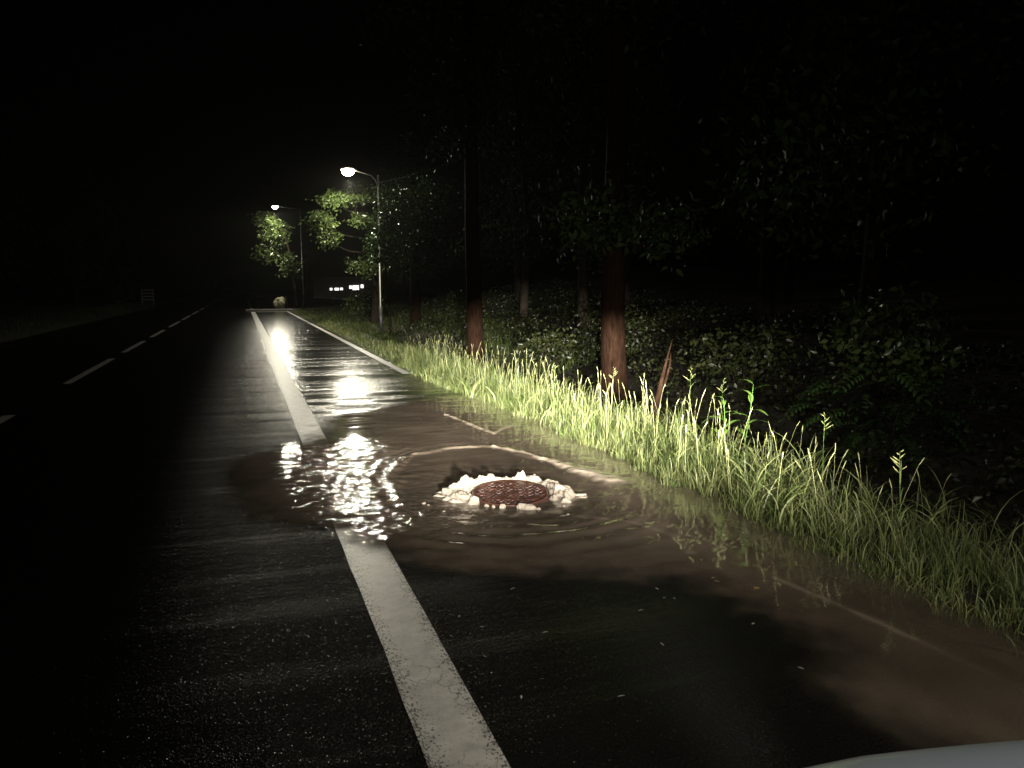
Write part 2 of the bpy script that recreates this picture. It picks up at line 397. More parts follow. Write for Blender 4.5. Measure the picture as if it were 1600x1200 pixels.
idx = -np.ones(X.size, int); kf = keep.ravel(); idx[kf] = np.arange(kf.sum())
F = grid_faces(*X.shape); F = F[kf[F].all(1)]; F = idx[F]
wo = mesh_np('flood_water', np.stack([X.ravel()[kf], Y.ravel()[kf], z.ravel()[kf]], 1), F, M['water'], smooth=True,
             attrs={'turb': turb.ravel()[kf], 'foam': foam.ravel()[kf], 'rip': rip.ravel()[kf]})
wo['kind'] = 'structure'

# ------------------------------------------------------------------ manhole cover, lifted and tilted by the water
mc = empty('manhole_cover', (MAN[0], MAN[1], -.018), 'rusty round manhole cover lifted by water gushing out around it', 'manhole cover')
tilt = Euler((rad(3.6), 0, -YAW), 'XYZ')
bm = bmesh.new()
bmesh.ops.create_cone(bm, cap_ends=True, segments=48, radius1=.285, radius2=.29, depth=.045)
bmesh.ops.bevel(bm, geom=[e for e in bm.edges if e.calc_face_angle(0) > .8], offset=.006, segments=2, affect='EDGES')
plate = bm_obj('plate', bm, M['iron'], mc, True, (0, 0, .03), tilt)
for p in plate.data.polygons: p.use_smooth = abs(p.normal.z) < .5
bm = bmesh.new()
for a in range(48):
    t0, t1 = 2*math.pi*a/48, 2*math.pi*(a+1)/48
    q = [bm.verts.new((rr*math.cos(t), rr*math.sin(t), zz)) for t in (t0, t1) for rr, zz in ((.268, .022), (.272, .029), (.287, .029), (.289, .022))]
    for k in range(3): bm.faces.new((q[k], q[k+1], q[k+5], q[k+4]))
bmesh.ops.remove_doubles(bm, verts=bm.verts, dist=1e-5)
bm_obj('rim', bm, M['iron'], mc, True, (0, 0, .03), tilt)
lug_me = None
for i in range(-7, 8):
    for j in range(-7, 8):
        u_, v_ = i*.036+(.018 if j % 2 else 0)+random.uniform(-.004, .004), j*.034+random.uniform(-.004, .004)
        if math.hypot(u_, v_) > .25: continue
        if lug_me is None:
            bm = bmesh.new(); box(bm, (0, 0, 0), (.026, .011, .006), .002)
            lug = bm_obj('raised_lug', bm, M['iron'], mc); lug_me = lug.data
        else: lug = bpy.data.objects.new('raised_lug', lug_me); link(lug, mc)
        off = tilt.to_matrix() @ Vector((u_, v_, .026)); lug.location = Vector((0, 0, .03))+off
        lug.rotation_euler = (tilt.to_matrix() @ Euler((0, 0, rad(90*((i+j) % 2)+random.uniform(-4, 4)))).to_matrix()).to_euler()

# thin sheet of muddy water washing over the lid between its lugs
q_ = np.linspace(-.266, .266, 110); FX, FY = np.meshgrid(q_, q_)
fz = .0268+.0045*fbm(FX*9, FY*26, 1.3, 3, 3)+.0025*fbm(FX, FY, 30, 5, 3)
fk = np.hypot(FX, FY) < .266; fi = -np.ones(FX.size, int); fi[fk.ravel()] = np.arange(fk.sum())
ff = grid_faces(*FX.shape); ff = fi[ff[fk.ravel()[ff].all(1)]]
fo = mesh_np('water_film', np.stack([FX[fk], FY[fk], fz[fk]], 1), ff, M['film'], mc, True); fo.location = (0, 0, .03); fo.rotation_euler = tilt

# ------------------------------------------------------------------ the gushing ring of foam
sp = empty('gushing_foam', (MAN[0], MAN[1], .012), 'white foaming ring of water bursting up around the manhole cover', 'foam')
def lump(px, py, w, d, h, seed, raw=None):
    rs = np.random.default_rng(seed); bm = bmesh.new()
    bmesh.ops.create_icosphere(bm, subdivisions=4, radius=1)
    V = np.array([v.co[:] for v in bm.verts]); nlob = 6
    C = rs.normal(0, 1, (nlob, 3)); C /= np.linalg.norm(C, axis=1)[:, None]; C[:, 2] = np.abs(C[:, 2])
    R = np.full(len(V), .62)
    for c, s, a in zip(C, rs.uniform(.4, .8, nlob), rs.uniform(.25, .55, nlob)):
        R = np.maximum(R, .62+a*np.exp(-(1-V@c)/s**2*1.6))
    R += .07*np.sin(V@rs.normal(0, 4, 3)+1)+.04*np.sin(V@rs.normal(0, 8, 3))+.02*np.sin(V@rs.normal(0, 17, 3))
    P = V*R[:, None]; P *= np.array([w, d, h])
    P[:, 2] = np.where(P[:, 2] < 0, P[:, 2]*.3, P[:, 2])
    c_, s_ = math.cos(-YAW), math.sin(-YAW)
    P[:, :2] = np.stack([P[:, 0]*c_-P[:, 1]*s_, P[:, 0]*s_+P[:, 1]*c_], 1)
    for v, p in zip(bm.verts, P): v.co = p
    if raw is not None:
        raw.append((P+np.array([px-MAN[0], py-MAN[1], 0]), [[v.index for v in f.verts] for f in bm.faces])); bm.free(); return None
    return bm_obj('foam_lump', bm, M['foam'], sp, True, (px-MAN[0], py-MAN[1], 0))
cu, su = math.cos(YAW), math.sin(YAW)
def uv(u, v): return MAN[0]+u*cu+v*su, MAN[1]-u*su+v*cu     # u to the camera's right, v away from it
# the continuous curl of water welling up round the lid, high at the back and sides, low in front
nt_, nr_ = 260, 22; TH = np.linspace(0, 2*np.pi, nt_, endpoint=False); RR = np.linspace(0, 1, nr_)
T2, R2 = np.meshgrid(TH, RR, indexing='ij'); ct, sn_ = np.cos(T2), np.sin(T2)
hgt = .008+.080*sstep(-.25, .45, sn_)+.035*np.exp(-((T2-np.pi)/.5)**2)+.02*np.exp(-(np.minimum(T2, 2*np.pi-T2)/.35)**2)
lob = fbm(T2*4.2, R2*1.2, 1.5, 5, 3); lob2 = fbm(np.cos(T2)*6, np.sin(T2)*6+R2*1.5, 1.2, 8, 2)
hgt = hgt*(.8+.45*np.clip(lob2+.2, -.4, 1.0))
rin = .315; wd_ = .10+.06*np.exp(-((T2-np.pi)/.6)**2)+.05*np.exp(-(np.minimum(T2, 2*np.pi-T2)/.4)**2)-.05*sstep(-.4, -.8, sn_); wd_ = wd_*(1+.3*lob2)
RAD = rin-.01+wd_*R2; prof = np.sin(np.pi*np.clip(R2, 0, 1)**.62)**.75
Zr = hgt*prof*(1+.22*fbm(ct*RAD*26, sn_*RAD*26, 1, 15, 3))-.012
U_, V_ = RAD*ct, RAD*sn_
PX, PY = U_*cu+V_*su, -U_*su+V_*cu
i_ = (np.arange(nt_)[:, None]*nr_+np.arange(nr_-1)[None]).ravel(); j_ = (((np.arange(nt_)+1) % nt_)[:, None]*nr_+np.arange(nr_-1)[None]).ravel()
lo_ = np.stack([PX, PY, np.full_like(PX, -.03)], 2); hi_ = np.stack([PX, PY, Zr], 2)        # closed: lower sheet too
nv_ = PX.size; Fq = np.stack([i_, i_+1, j_+1, j_], 1)
e0 = np.arange(nt_)*nr_; e1 = np.roll(e0, -1); f0, f1_ = e0+nr_-1, e1+nr_-1
body = (np.concatenate([hi_.reshape(-1, 3), lo_.reshape(-1, 3)]), np.concatenate([Fq, Fq[:, ::-1]+nv_, np.stack([e0, e1, e1+nv_, e0+nv_], 1), np.stack([f1_, f0, f0+nv_, f1_+nv_], 1)]).tolist())
welded = [(body[0], body[1])]
ring = [  # u, v, width, depth, height
    (-.40, .02, .10, .10, .060), (-.37, .13, .09, .09, .062), (-.345, -.10, .085, .07, .062), (-.30, .22, .09, .06, .05), (-.20, .30, .095, .055, .045),
    (-.08, .34, .075, .05, .05), (.02, .35, .08, .05, .046), (.10, .345, .045, .045, .052), (.215, .295, .045, .045, .052),
    (.285, .22, .06, .05, .062), (.335, .13, .06, .06, .055), (.385, .02, .10, .09, .075), (.42, -.06, .05, .05, .06), (-.265, -.20, .04, .035, .06),
    (-.055, -.325, .022, .02, .036), (.115, -.345, .062, .032, .042), (-.17, -.28, .02, .018, .02), (.19, -.36, .02, .014, .015), (-.12, -.31, .014, .014, .02),
    (-.50, -.03, .07, .025, .018), (-.46, -.13, .06, .022, .02), (.50, 0., .08, .022, .02), (-.52, .07, .05, .02, .014), (.53, -.05, .055, .016, .012)]
rs = np.random.default_rng(44)
for i, (u, v, a, b, h) in enumerate(ring):
    if v < -.24: lump(*uv(u, v), a*1.2, b*1.2, h, 100+i)          # the loose lumps in front of the lid
    else: lump(*uv(u, v), a*1.15, b*1.15, h*.95, 100+i, welded)
for i in range(30):                                               # small froth over the curl
    th = rs.uniform(-.5, np.pi+.5); rr0 = rs.uniform(.33, .47); sc_ = rs.uniform(.016, .036)
    lump(*uv(rr0*math.cos(th), rr0*math.sin(th)), sc_*1.3, sc_, sc_*(1.1+1.2*max(0, math.sin(th))), 500+i, welded)
wv_, wf_ = merge([([tuple(p) for p in v], f) for v, f in welded])
tmp = mesh_np('foam_curl', wv_, wf_, M['foam']); md = tmp.modifiers.new('r', 'REMESH'); md.mode = 'VOXEL'; md.voxel_size = .0085
m2 = tmp.modifiers.new('s', 'SMOOTH'); m2.iterations = 9
me = bpy.data.meshes.new_from_object(tmp.evaluated_get(bpy.context.evaluated_depsgraph_get())); old = tmp.data; tmp.modifiers.clear(); tmp.data = me; bpy.data.meshes.remove(old); me.name = 'foam_curl'
co = np.empty(len(me.vertices)*3, np.float32); me.vertices.foreach_get('co', co); co = co.reshape(-1, 3)
co[:, 2] += (.009*fbm(co[:, 0]+co[:, 2]*.7, co[:, 1]-co[:, 2]*.6, 45, 3, 3)*np.clip(co[:, 2]/.02, 0, 1)).astype(np.float32); me.vertices.foreach_set('co', co.ravel())
me.polygons.foreach_set('use_smooth', np.ones(len(me.polygons), bool)); me.materials.clear(); me.materials.append(M['foam']); tmp.parent = sp
# loose drops thrown up by the jet
for i in range(14):
    u, v = random.uniform(-.7, .55), random.uniform(-.5, .5)
    if math.hypot(u, v) < .47: continue
    s_ = random.uniform(.006, .012); q = uv(u, v)
    lump(q[0], q[1], s_*1.6, s_, s_, 300+i)

# ------------------------------------------------------------------ grass
def blades(n, bx, by, bz, h, w, lean, seed, seg=5, tone=None):
    """n curved tapering blades as one mesh; arrays of length n"""
    rs = np.random.default_rng(seed); a = rs.uniform(0, 2*np.pi, n); dx, dy = np.cos(a), np.sin(a)
    fx = rs.uniform(0, 2*np.pi, n); sx, sy = np.cos(fx), np.sin(fx)
    t = np.linspace(0, 1, seg)[None]; th = lean[:, None]*t**1.4*2.0+.12*rs.normal(0, 1, n)[:, None]
    sh, ch_ = np.sin(th), np.cos(th); st_ = h[:, None]/(seg-1)
    hor = np.concatenate([np.zeros((n, 1)), np.cumsum((sh[:, 1:]+sh[:, :-1])*.5*st_, 1)], 1); ver = np.concatenate([np.zeros((n, 1)), np.cumsum((ch_[:, 1:]+ch_[:, :-1])*.5*st_, 1)], 1)
    cxp = bx[:, None]+dx[:, None]*hor; cyp = by[:, None]+dy[:, None]*hor; czp = np.maximum(bz[:, None]+ver, bz[:, None])
    wd = w[:, None]*.5*np.clip(1.0-t**2.2, .03, 1)*(.6+.4*np.clip(t*5, 0, 1))
    L = np.stack([cxp+sx[:, None]*wd, cyp+sy[:, None]*wd, czp], 2); R_ = np.stack([cxp-sx[:, None]*wd, cyp-sy[:, None]*wd, czp], 2)
    V = np.stack([L, R_], 2).reshape(-1, 3)
    i = np.arange(n)[:, None]*seg*2+np.arange(seg-1)[None]*2; i = i.ravel()
    F = np.stack([i, i+1, i+3, i+2], 1)
    tn = (rs.uniform(0, 1, n) if tone is None else tone)
    return V, F, np.repeat(tn, seg*2)
def verge_edge(y): return 3.08+.12*vnoise(y, y*0, 1.1, 4)+.06*vnoise(y, y*0, 7, 14)+.12*sstep(4.0, 6.0, y)*sstep(8.5, 6.5, y)-.22*sstep(8, 13, y)+.05*vnoise(y, y*0, 4, 8)
rs = np.random.default_rng(11)
def clumped(n, y0, y1, wid, p=1.0):
    nc = max(4, int(n/16)); cy = y0+(y1-y0)*rs.uniform(0, 1, nc)**p; cs = wid*rs.beta(1.0, 1.25, nc)
    k = rs.integers(0, nc, n); y = cy[k]+rs.normal(0, .055, n); s = np.abs(cs[k]+rs.normal(0, .05, n))
    return verge_edge(y)+s, y, s, k
n = 30000; x, y, s, k = clumped(n, .6, 15.5, .78, 1.0)
ch = np.random.default_rng(5).uniform(.6, 1.35, 5000)[k]
h = (.15+.19*sstep(0, .40, s))*ch*rs.uniform(.45, 1.25, n)*(1-.25*sstep(5.0, 3.2, y))
V1, F1, t1 = blades(n, x, y, terrain(x, y)-.02, h, rs.uniform(.003, .0095, n), np.clip(rs.uniform(.1, 1.0, n)+.35*np.random.default_rng(6).uniform(-1, 1, 5000)[k], .05, 1.5), 1, 7, np.clip(rs.uniform(0, .7, n)+.5*np.random.default_rng(8).uniform(-.5, 1, 5000)[k], 0, 1))
n2 = 11000; x, y, s, k = clumped(n2, 15, 52, .75, 1.3)
h = (.12+.16*sstep(0, .3, s))*rs.uniform(.6, 1.3, n2)*(1-.5*sstep(17, 22, y))
V2, F2, t2 = blades(n2, x, y, terrain(x, y)-.02, h, rs.uniform(.008, .014, n2), rs.uniform(.05, .8, n2), 2, 4)
na = 700; x, y, s, k = clumped(na, 1.2, 14, .85, 1.0)       # long arching blades
Va, Fa, ta = blades(na, x, y, terrain(x, y)-.02, rs.uniform(.38, .68, na), rs.uniform(.007, .014, na), rs.uniform(.7, 1.5, na), 9, 10)
V2 = np.concatenate([V2, Va]); F2 = np.concatenate([F2, Fa+len(V2)-len(Va)]); t2 = np.concatenate([t2, ta])
Vg = np.concatenate([V1, V2]); Fg = np.concatenate([F1, F2+len(V1)])
tag(mesh_np('verge_grass', Vg, Fg, M['grass'], attrs={'tone': np.concatenate([t1, t2])}), 'tall bright green grass along the flooded road edge', 'grass', kind='stuff')
# short grass behind the verge and on the far verge across the road
n3 = 26000; y = 13+40*rs.uniform(0, 1, n3)**1.1; x = 3.2+rs.uniform(0, 1, n3)**.8*(3.4+.05*y); h = rs.uniform(.08, .30, n3)
V3, F3, t3 = blades(n3, x, y, terrain(x, y)-.02, h, rs.uniform(.010, .02, n3), rs.uniform(.1, .9, n3), 3, 4)
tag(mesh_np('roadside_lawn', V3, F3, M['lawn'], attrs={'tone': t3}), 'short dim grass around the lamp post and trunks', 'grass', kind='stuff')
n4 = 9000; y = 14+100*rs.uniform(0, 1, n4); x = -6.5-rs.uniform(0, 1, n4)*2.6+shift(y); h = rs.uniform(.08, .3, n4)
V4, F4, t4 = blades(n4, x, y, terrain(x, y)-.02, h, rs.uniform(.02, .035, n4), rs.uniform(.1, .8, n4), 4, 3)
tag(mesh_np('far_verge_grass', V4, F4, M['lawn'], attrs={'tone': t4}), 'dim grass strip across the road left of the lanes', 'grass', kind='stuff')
# soft foxtail heads rising from the verge (too many to count)
n5 = 230; y = rs.uniform(3.4, 15.5, n5); x = verge_edge(y)+rs.uniform(.1, .85, n5)
fv = []
for i in range(n5):
    hh = random.uniform(.36, .62)*(1 if y[i] > 5 else .85); ang = random.uniform(0, 6.28); le = random.uniform(.02, .16)
    b = Vector((x[i], y[i], float(terrain(x[i], y[i])))); tip = b+Vector((math.cos(ang)*le, math.sin(ang)*le, hh))
    mid = b.lerp(tip, .6)+Vector((0, 0, .02)); hd = tip+(tip-mid).normalized()*random.uniform(.05, .09)+Vector((math.cos(ang), math.sin(ang), -.3))*.012
    fv.append(tube_data([b, mid, tip, tip.lerp(hd, .15), tip.lerp(hd, .6), hd], [.0016, .0014, .0012, .0036, .0034, .001], 5, cap=False))
Vf, Ff = merge(fv)
tag(mesh_np('foxtail_grass', np.array(Vf), np.array(Ff), M['dry'], smooth=True, attrs={'tone': np.repeat(rs.uniform(0, 1, n5), 30)}), 'pale foxtail seed heads standing above the verge grass', 'grass', kind='stuff')

# leaves as small folded blades
def leaves(C, size, seed, droop=.3, aspect=.5, tone=None, flat=0.):
    rs = np.random.default_rng(seed); n = len(C)
    d = rs.normal(0, 1, (n, 3)); d[:, 2] = d[:, 2]*(1-flat)*.7-droop; d /= np.linalg.norm(d, axis=1)[:, None]
    q = rs.normal(0, 1, (n, 3)); 
    if flat: q = q*(1-flat)+np.array([0, 0, 1.])*flat*2; q = np.cross(q, d)
    sidev = np.cross(d, q) if not flat else q-d*np.sum(q*d, 1)[:, None]
    sidev /= np.linalg.norm(sidev, axis=1)[:, None]+1e-9; nor = np.cross(d, sidev)
    L = (np.asarray(size)*rs.uniform(.65, 1.3, n))[:, None]; W = L*aspect*.5
    p0 = C; m1 = C+d*L*.4+sidev*W+nor*W*.35; m2 = C+d*L*.4-sidev*W+nor*W*.35; mc_ = C+d*L*.45; p1 = C+d*L-nor*L*.12
    V = np.stack([p0, m1, mc_, m2, p1], 1).reshape(-1, 3); i = np.arange(n)*5
    F = np.concatenate([np.stack(a, 1) for a in ((i, i+2, i+1), (i, i+3, i+2), (i+1, i+2, i+4), (i+2, i+3, i+4))])
    tn = rs.uniform(0, 1, n) if tone is None else tone
    return V, F, np.repeat(tn, 5)
# ivy and nettles on the bank under the trees
n6 = 34000; y = 3+38*rs.uniform(0, 1, n6)**1.05; x = 4.5+rs.uniform(0, 1, n6)**.85*(3.5+.22*y)
hump = np.clip(fbm(x, y, .8, 91, 3)+.25, 0, 1)
zc = terrain(x, y)+rs.uniform(0, 1, n6)*(.08+.42*hump)
V6, F6, t6 = leaves(np.stack([x, y, zc], 1), .075, 12, .25, .62, tone=np.clip(.5+.5*fbm(x, y, .6, 95, 3)+rs.normal(0, .15, n6), 0, 1))
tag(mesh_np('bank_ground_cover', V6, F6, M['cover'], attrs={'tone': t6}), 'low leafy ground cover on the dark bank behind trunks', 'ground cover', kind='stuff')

# ------------------------------------------------------------------ single tall stalks and plants in the verge
def tz(x, y): return float(terrain(x, y))
def seed_stalk(x, y, h, lean, label, seed, name='seed_stalk'):
    rs = random.Random(seed); root = empty(name, (x, y, tz(x, y)), label, 'grass stalk', 'tall seed stalks in the verge')
    pts = curve((0, 0, -.02), (lean[0], lean[1], h), (lean[0]*.15, 0, 0), 7)
    tube('stem', pts, list(np.linspace(.0032, .0012, 7)), M['plant'], root, 5)
    tip = Vector(pts[-1]); d = (tip-Vector(pts[-2])).normalized()
    for i in range(8):
        p = tip-d*(i*.018+.0); a = rs.uniform(0, 6.28); side = Vector((math.cos(a), math.sin(a), .7))
        L = .02+.012*i*.6
        e = p+side.normalized()*L*rs.uniform(.8, 1.5); mid = p.lerp(e, .5)
        tube('spikelet', [p, mid, e], [.0012, .0042, .0012], M['dry'], root, 5)
    for i in range(3):
        t = .35+.2*i; p = Vector(pts[int(t*6)]); a = rs.uniform(0, 6.28)
        V, F, tn = blades(1, np.array([p.x]), np.array([p.y]), np.array([p.z]), np.array([rs.uniform(.16, .26)]), np.array([.010]), np.array([.9]), seed*7+i, 7, np.array([.6]))
        mesh_np('blade', V, F, M['grass'], root, attrs={'tone': tn})
seed_stalk(4.02, 6.35, .82, (.02, 0), 'tallest branching seed stalk above the verge, left of its neighbour', 1)
seed_stalk(4.12, 6.0, .80, (.03, -.02), 'slender tall seed stalk above the verge with drooping side blades', 2)
seed_stalk(3.80, 4.25, .66, (-.03, -.02), 'lone seed stalk with pale spikelets right of the broad leaved weed', 3)
seed_stalk(3.55, 8.5, .62, (-.04, 0), 'short seed stalk in the bright grass left of the thick trunk', 4)
seed_stalk(3.75, 7.5, .66, (.05, 0), 'arching seed stalk in front of the thick red trunk', 5)
seed_stalk(3.55, 3.3, .60, (-.05, .02), 'dim seed stalk in the shaded grass near the right frame edge', 6)

def broad_leaf(L, W):
    bm = bmesh.new(); n = 7; rows = []
    for i in range(n):
        t = i/(n-1); wv = W*.5*math.sin(math.pi*min(1, t*1.02))**.8*(1-.25*t)+.001
        yv = L*t; zv = .22*L*t-.42*L*t*t
        rows.append([bm.verts.new((sx*wv, yv, zv+(.25*abs(sx)*wv))) for sx in (-1, 0, 1)])
    for a, b in zip(rows[:-1], rows[1:]):
        for k in range(2): bm.faces.new((a[k], a[k+1], b[k+1], b[k]))
    return bm
weed = empty('broad_leaved_weed', (3.85, 5.3, tz(3.85, 5.3)), 'bright broad leaved weed standing above the roadside grass', 'weed')
lm = None
for (bx_, by_, tx, ty, hh, nl) in ((0, 0, .10, -.03, .74, 9), (-.10, .06, -.13, .05, .62, 7)):
    pts = curve((bx_, by_, -.02), (tx, ty, hh), (.02, 0, 0), 7); tube('stem', pts, list(np.linspace(.006, .0025, 7)), M['plant'], weed, 6)
    for i in range(nl):
        t = .42+.58*i/(nl-1); k = t*6; a = Vector(pts[int(min(k, 5))]); b = Vector(pts[int(min(k, 5))+1]); p = a.lerp(b, k-int(min(k, 5)))
        if lm is None:
            lf = bm_obj('leaf', broad_leaf(.22, .062), M['plant'], weed, True, recalc=False); lm = lf.data
            q = lm.attributes.new('tone', 'FLOAT', 'POINT'); q.data.foreach_set('value', np.full(len(lm.vertices), .6, np.float32))
        else: lf = bpy.data.objects.new('leaf', lm); link(lf, weed)
        lf.location = p; lf.rotation_euler = (rad(random.uniform(5, 40)), 0, rad(i*137.5)); lf.scale = (1.25-.55*t,)*3

# ------------------------------------------------------------------ trees and shrubs
def blob_points(n, c, r, rs, hollow=.35):
    d = rs.normal(0, 1, (n, 3)); d /= np.linalg.norm(d, axis=1)[:, None]
    rad_ = (hollow+(1-hollow)*rs.uniform(0, 1, n)**.6)[:, None]
    return np.array(c)+d*rad_*np.array(r)
def twig_clusters(n, c, r, rs, per=9, spread=.16):
    k = max(1, n//per); C = blob_points(k, c, r, rs, .25)
    return (C[:, None]+rs.normal(0, spread, (k, per, 3))*np.array([1, 1, .6])).reshape(-1, 3)
def tree(base, path, r0, r1, blobs, label, cat='tree', group=None, name='broadleaf_tree', bark='bark2', leafm='leaf', lsize=.13, seed=0, n=14, ridges=.04, spread=.17, twigs=True, flare=1.35):
    """path: trunk points relative to the base; blobs: (centre, radii, number of leaves) relative to the base"""
    rs = np.random.default_rng(seed); z0 = tz(base[0], base[1])
    root = empty(name, (base[0], base[1], z0), label, cat, group)
    P = [Vector(p) for p in path]; pts = []
    for a, b in zip(P[:-1], P[1:]):
        kk = max(2, int((b-a).length/.22))
        pts += [a.lerp(b, i/kk) for i in range(kk)]
    pts.append(P[-1]); m = len(pts)
    L = [(p-pts[0]).length for p in pts]; rr = [r1+(r0-r1)*(1-l/L[-1])+r0*(flare-1)*math.exp(-l/.25) for l in L]
    pts[0] = pts[0]-Vector((0, 0, .12))
    tube('trunk', pts, rr, M[bark], root, n, ridges, seed)
    LV, LF, LT, o = [], [], [], 0
    for (c, r, nl) in blobs:
        c = Vector(c)
        j = min(range(m), key=lambda i: abs(pts[i].z-(c.z-.6*max(r)))); j = max(j, m//4); a = pts[j]; rb = rr[j]*.5
        lp = curve(a, c, (0, 0, -.12*(c-a).length), 7)
        limbs = [tube_data(lp, list(np.linspace(min(rb, .07), .012, 7)), 6)]
        if twigs:
            for _ in range(6):
                e = Vector(blob_points(1, c, np.array(r)*.85, rs, .6)[0]); st = Vector(lp[random.choice((4, 5, 6))])
                limbs.append(tube_data(curve(st, e, (0, 0, -.05), 4), [.016, .011, .007, .003], 4))
        V, F = merge(limbs); mesh_np('limb', V, F, M[bark], root, True)
        C = twig_clusters(nl, c, r, rs, 9, spread)
        v, f, t = leaves(C, lsize, int(rs.integers(1e6)), .45, .45)
        LV.append(v); LF.append(f+o); LT.append(t); o += len(v)
    if LV:
        mesh_np('crown', np.concatenate(LV), np.concatenate(LF), M[leafm], root, attrs={'tone': np.concatenate(LT)})
    return root
# the three trunks in the headlight beam
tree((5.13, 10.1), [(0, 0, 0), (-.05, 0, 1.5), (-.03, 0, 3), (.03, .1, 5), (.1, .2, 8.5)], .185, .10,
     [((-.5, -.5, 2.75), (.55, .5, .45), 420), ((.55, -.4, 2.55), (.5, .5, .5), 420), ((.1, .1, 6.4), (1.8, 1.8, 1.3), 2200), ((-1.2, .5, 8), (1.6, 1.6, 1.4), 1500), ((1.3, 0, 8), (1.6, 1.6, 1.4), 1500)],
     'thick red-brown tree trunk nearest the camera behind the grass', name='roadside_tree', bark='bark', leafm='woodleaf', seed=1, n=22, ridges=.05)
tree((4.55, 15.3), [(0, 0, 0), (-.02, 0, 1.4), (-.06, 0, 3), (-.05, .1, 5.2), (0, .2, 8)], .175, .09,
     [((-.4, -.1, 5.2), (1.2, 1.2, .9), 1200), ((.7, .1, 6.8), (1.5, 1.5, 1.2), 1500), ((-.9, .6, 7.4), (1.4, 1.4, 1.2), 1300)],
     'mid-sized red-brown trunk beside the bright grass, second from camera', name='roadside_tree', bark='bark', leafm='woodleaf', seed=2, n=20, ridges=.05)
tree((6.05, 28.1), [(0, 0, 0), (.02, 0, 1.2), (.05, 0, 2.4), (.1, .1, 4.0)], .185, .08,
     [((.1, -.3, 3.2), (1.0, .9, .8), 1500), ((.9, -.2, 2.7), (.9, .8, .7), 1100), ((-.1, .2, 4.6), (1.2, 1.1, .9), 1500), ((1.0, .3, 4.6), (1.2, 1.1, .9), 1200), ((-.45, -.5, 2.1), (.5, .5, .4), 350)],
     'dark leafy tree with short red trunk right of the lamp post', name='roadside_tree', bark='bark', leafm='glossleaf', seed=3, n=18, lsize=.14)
# the tree whose boughs hang under the nearer street lamp
tree((5.45, 33.5), [(0, 0, 0), (.05, -.1, 1.6), (-.05, -.3, 3.0), (-.5, -.9, 3.9), (-1.0, -1.5, 4.6)], .20, .05,
     [((-1.90, -2.0, 5.0), (.70, .55, .32), 820), ((-2.35, -2.0, 4.15), (.58, .5, .38), 720), ((-2.1, -2.0, 3.45), (.36, .4, .42), 420), ((-.85, -1.8, 5.25), (.72, .5, .30), 480), ((-.75, -1.9, 4.2), (.46, .35, .28), 460), ((-.4, -.6, 2.5), (.9, .8, .6), 700)],
     'green leafy boughs lit from above under the nearer street lamp', name='lamplit_tree', seed=4, n=16, lsize=.17, spread=.13)
# small shiny-leaved tree round the lamp post
tree((5.15, 28.2), [(0, 0, 0), (-.05, .1, 1.2), (-.15, .1, 2.4), (-.15, .2, 4.3)], .05, .018,
     [((-.4, .1, 3.45), (.42, .4, .55), 620), ((-.12, .2, 4.25), (.38, .35, .5), 420), ((-.45, .1, 2.8), (.35, .35, .35), 260), ((.25, .2, 4.7), (.45, .4, .35), 200)],
     'slender tree with small glittering wet leaves against the lamp post', name='shiny_leaved_tree', leafm='glossleaf', seed=5, n=8, lsize=.12, spread=.14)
tree((3.6, 56.2), [(0, 0, 0), (0, 0, 1.5), (-.2, 0, 3.2), (-.6, .3, 5.4)], .16, .04,
     [((-1.85, .6, 6.2), (.75, .8, .5), 650), ((-1.5, .6, 5.1), (.75, .8, .6), 700), ((-1.85, .8, 3.9), (.8, .8, .6), 620), ((-.9, .6, 5.3), (.7, .7, .9), 600), ((-.4, -1.4, 3.0), (.8, .8, .9), 600)],
     'distant tree with pale green leaves under the farther street lamp', name='lamplit_tree', leafm='leaf', seed=6, n=12, lsize=.24, spread=.2)
# bare leaning stump in the verge
sn = empty('leaning_snag', (4.55, 7.95, tz(4.55, 7.95)), 'thin bare reddish snag leaning right behind the grass', 'dead tree')
pts = [(-.02, 0, -.1), (.03, 0, .25), (.09, .02, .52), (.14, .03, .72), (.20, .03, .95), (.26, .03, 1.16)]
tube('trunk', pts, [.048, .043, .036, .022, .011, .004], M['snag'], sn, 12, .09, 3)
tube('splinter', [(.13, -.03, .62), (.19, -.04, .85), (.215, -.02, 1.0)], [.018, .012, .003], M['snag'], sn, 6)
# the dark wood on the bank
dark = [(8.3, 8.6), (9.6, 12.5), (8.0, 17.5), (11.0, 21.0), (8.8, 24.0), (12.5, 15.5), (10.8, 30.0), (8.6, 41.0), (13.0, 6.5)]
for i, (x, y) in enumerate(dark):
    tree((x, y), [(0, 0, 0), (random.uniform(-.2, .2), 0, 3), (random.uniform(-.4, .4), .2, 8)], random.uniform(.10, .17), .06,
         [((random.uniform(-.8, .8), random.uniform(-.8, .8), hz), (1.6, 1.6, 1.1), 700) for hz in (2.6, 4.2, 6.0, 7.8)],
         'dark tree of the wood on the bank behind the roadside trunks', group='dark wood on the bank', name='woodland_tree', leafm='woodleaf', seed=20+i, n=12, lsize=.17, spread=.25)
for i, (x, y) in enumerate([(-10.0, 30), (-11.5, 44), (-10.4, 58), (-9.6, 72), (-11.5, 90), (-4, 150), (14, 190)]):
    tree((x, y), [(0, 0, 0), (.1, 0, 3), (.3, 0, 8)], .18, .07,
         [((random.uniform(-.9, .9), random.uniform(-.9, .9), hz), (2.0, 2.0, 1.3), 480) for hz in (2.2, 4.2, 6.4, 8.2)],
         'dark tree standing beyond the far side of the road', group='dark trees across the road', name='woodland_tree', leafm='woodleaf', seed=50+i, n=10, lsize=.26, spread=.3)
